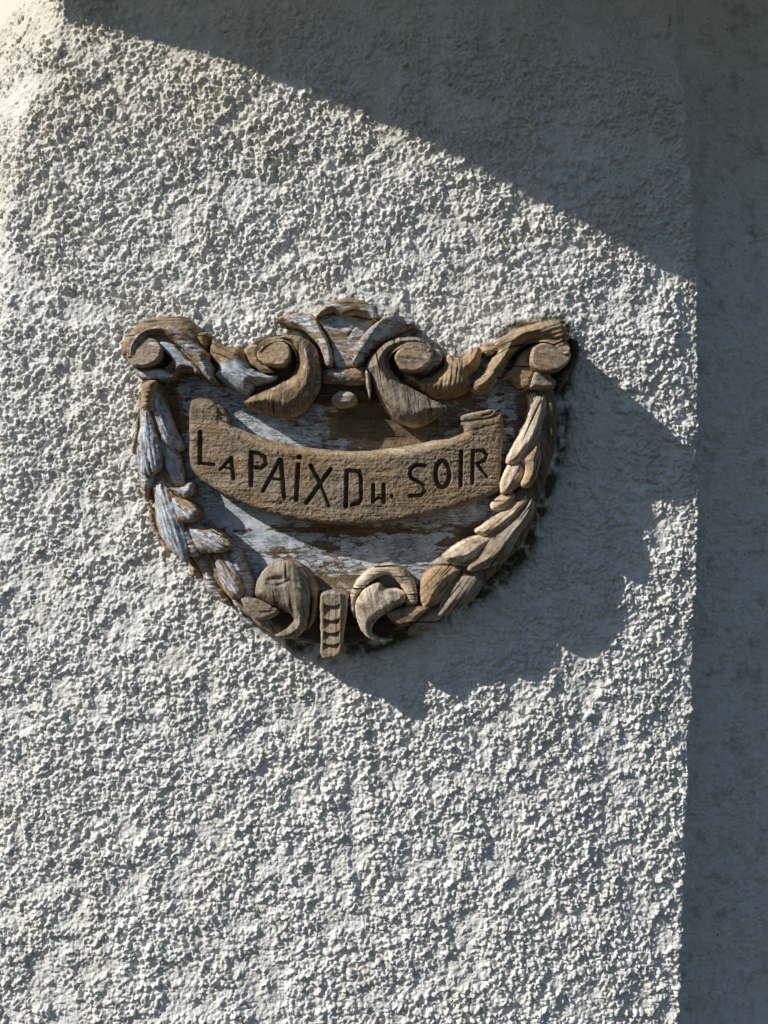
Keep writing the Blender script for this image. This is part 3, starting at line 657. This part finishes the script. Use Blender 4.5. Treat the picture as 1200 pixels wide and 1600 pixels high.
def drop_fn(x, y, d, H):
    zx, zy = (x - 350) * 6, (y - 860) * 6
    xm = 1015 - (zy - 400) * 0.02
    out = H
    for y0, y1 in ((505, 640), (640, 760), (760, 870), (870, 960)):
        t = (zy - 18 * (1 - ((zx - xm) / 70) ** 2) - y0) / (y1 - y0)
        inside = (t > 0) & (t < 1)
        win = sstep(82, 60, np.abs(zx - xm))
        out = out - np.where(inside, 4.2 * (1 - t) ** 1.3, 0) * win
    side = sstep(1085 - (zy - 400) * 0.03, 1110 - (zy - 400) * 0.03, zx)
    return out - side * (zx - 1085) * 0.05
R("drop", ZF((915, 405), (960, 392), (1100, 395), (1160, 425), (1160, 500), (1130, 700), (1100, 920), (1080, 980), (1000, 1010), (920, 1008), (905, 800), (897, 600)), MB_BARE, 38, he=34, w=3, res=0.8, fn=drop_fn, grain=1.57, rough=.35)

# ---- the banner with its incised letters
def arc(cx, cy, rx, ry, a0, a1, n=14):
    return [(cx + rx * math.cos(math.radians(a0 + (a1 - a0) * i / n)), cy + ry * math.sin(math.radians(a0 + (a1 - a0) * i / n))) for i in range(n + 1)]
ZG = frame(290, 650, 4.615); ZH = frame(530, 640, 4.444)
LET = [                                                          # strokes: half width in pixels, points
    ("L", [(3.5, ZG((97, 115), (95, 335))), (2.3, ZG((115, 343), (200, 350)))]),
    ("A", [(2.2, ZG((245, 385), (325, 305))), (2.8, ZG((325, 300), (343, 450))), (1.6, ZG((265, 367), (330, 385)))]),
    ("P", [(3.7, ZG((474, 264), (470, 498))), (2.7, ZG((480, 264), (530, 271), (572, 298), (580, 345), (545, 378), (500, 373)))]),
    ("A", [(2.9, ZG((560, 538), (680, 318))), (3.2, ZG((690, 320), (712, 585))), (1.7, ZG((610, 450), (695, 462)))]),
    ("I", [(3.4, ZG((814, 352), (800, 605))), (3.9, ZG((820, 297), (824, 298)))]),
    ("X", [(2.9, ZG((905, 360), (970, 480))), (2.2, ZG((970, 480), (1035, 650))), (3.2, ZG((1048, 385), (875, 625)))]),
    ("D", [(3.4, ZH((54, 428), (48, 672))), (2.9, ZH((60, 426), (140, 432), (152, 470), (153, 620), (135, 653), (92, 664)))]),
    ("U", [(3.1, ZH((237, 525), (237, 640))), (3.1, ZH((310, 522), (312, 643))), (2.0, ZH((240, 640), (275, 612), (310, 622))), (1.8, ZH((367, 598), (368, 610)))]),
    ("S", [(2.8, ZH((595, 390), (540, 386), (500, 408), (490, 445), (505, 478), (550, 503), (590, 530), (598, 565), (565, 597), (490, 600)))]),
    ("O", [(3.5, ZH(*arc(718, 448, 48, 92, 0, 360, 24)))]),
    ("I", [(3.2, ZH((850, 292), (845, 525)))]),
    ("R", [(3.2, ZH((932, 288), (928, 505))), (2.6, ZH((940, 286), (1005, 284), (1030, 312), (1012, 352), (960, 376))), (2.5, ZH((962, 380), (1035, 465)))]),
]
def let_dist(x, y):
    """distance to each letter's strokes beyond the stroke's half width"""
    ds = []
    for ch, strokes in LET:
        b = np.full(x.shape, 1e9)
        allp = np.array([p for w_, s_ in strokes for p in s_])
        lo = allp.min(0) - 8; hi = allp.max(0) + 8
        m = (x > lo[0]) & (x < hi[0]) & (y > lo[1]) & (y < hi[1])
        if m.any():
            bb = np.full(m.sum(), 1e9)
            for w_, s_ in strokes:
                bb = np.minimum(bb, seg_dist(x[m], y[m], s_) - w_ - 0.35)
            b[m] = bb
        ds.append(b)
    return ds
BAN_TOP = [(351, 652), (380, 672), (415, 684), (450, 693), (505, 701), (560, 704), (605, 700), (640, 695), (690, 683), (722, 671)]
def banner_fn(x, y, d, H):
    wob = 0.9 * fbm(x / 5, y / 5, 777, 2)
    ds = let_dist(x, y)
    dm = np.minimum.reduce(ds) + wob * 0.5
    pits = fbm(x / 4.6 + 0.3 * y / 4.6, y / 4.1, 501, 4, 0.7) + 0.5 * fbm(x / 30, y / 3.2, 503, 3) * sstep(735, 800, y + 0.0006 * (x - 540) ** 2) + 0.7 * fbm(x / 30, y / 24, 509, 2)
    H = H + 0.75 * pits * sstep(1, 7, d)
    tb = seg_dist(x, y, BAN_TOP)
    H = H - 6.5 * np.clip(1 - tb / 17, 0, 1) ** 1.4
    # bowed forward in the middle and a little at the ends
    H = H + 3.0 - 9.0 * ((x - 540) / 250) ** 2
    H = H - 0.8 * np.exp(-(seg_dist(x, y, Z5((1000, 160), (1120, 130))) / 1.6) ** 2)
    return H - 6.5 * sstep(0.6, -1.9, dm)
def banner_cut(x, y):
    ds = np.stack(let_dist(x, y), 0)
    wob = 0.9 * fbm(x / 5, y / 5, 777, 2)
    k = ds.argmin(0)
    return np.where(ds.min(0) + wob * 0.5 < 0.3, k, -1)
ban_out = [(293, 634), (297, 624), (306, 620), (322, 622), (336, 629), (345, 645), (354, 658), (380, 672), (415, 684), (450, 693), (505, 701), (560, 704), (605, 700), (640, 695), (690, 683), (718, 673), (722, 668), (721, 660),
           (745, 655), (770, 650), (784, 644), (788, 650), (787, 700), (784, 740), (781, 766), (760, 776), (730, 787), (680, 801), (630, 812), (570, 819), (520, 819), (480, 815), (440, 807), (400, 795), (360, 778), (322, 757), (306, 744), (295, 728), (292, 690)]
banner, letters = relief("banner", ban_out, MB_BANNER, plaque, 33, he=28, w=9, res=0.8, rough=0.4, fn=banner_fn, cut=banner_cut, back=8, flare=-0.8, worn=0.0, pb=lambda x, y: -0.19 * np.clip(1.25 - seg_dist(x, y, BAN_TOP) / 14, 0, 1))  # pb lightens the top bevel: sun on that edge put into the colour
for g, lo in letters.items():
    lo["label"] = "incised capital letter %s" % LET[g][0] if LET[g][0] != "U" else "incised letter U with a full stop after it"
R("banner_roll", [(329, 633), (340, 631), (349, 638), (356, 650), (356, 660), (345, 658), (333, 650)], MB_BANNER, 28, banner, he=25, w=4, prof=0, back=8, rough=.6, chip=.4,
  fn=groove([(334, 640), (345, 646), (355, 653)]))
R("banner_roll", ZH((855, 78), (850, 45), (900, 25), (1000, 5), (1060, -6), (1092, 4), (1085, 32), (1045, 58), (960, 72), (900, 80)), MB_BANNER, 29, banner, he=26, w=4, prof=0, back=8, rough=.5, chip=.4,
  fn=groove(ZH((1000, 40), (1050, 30), (1075, 8))))
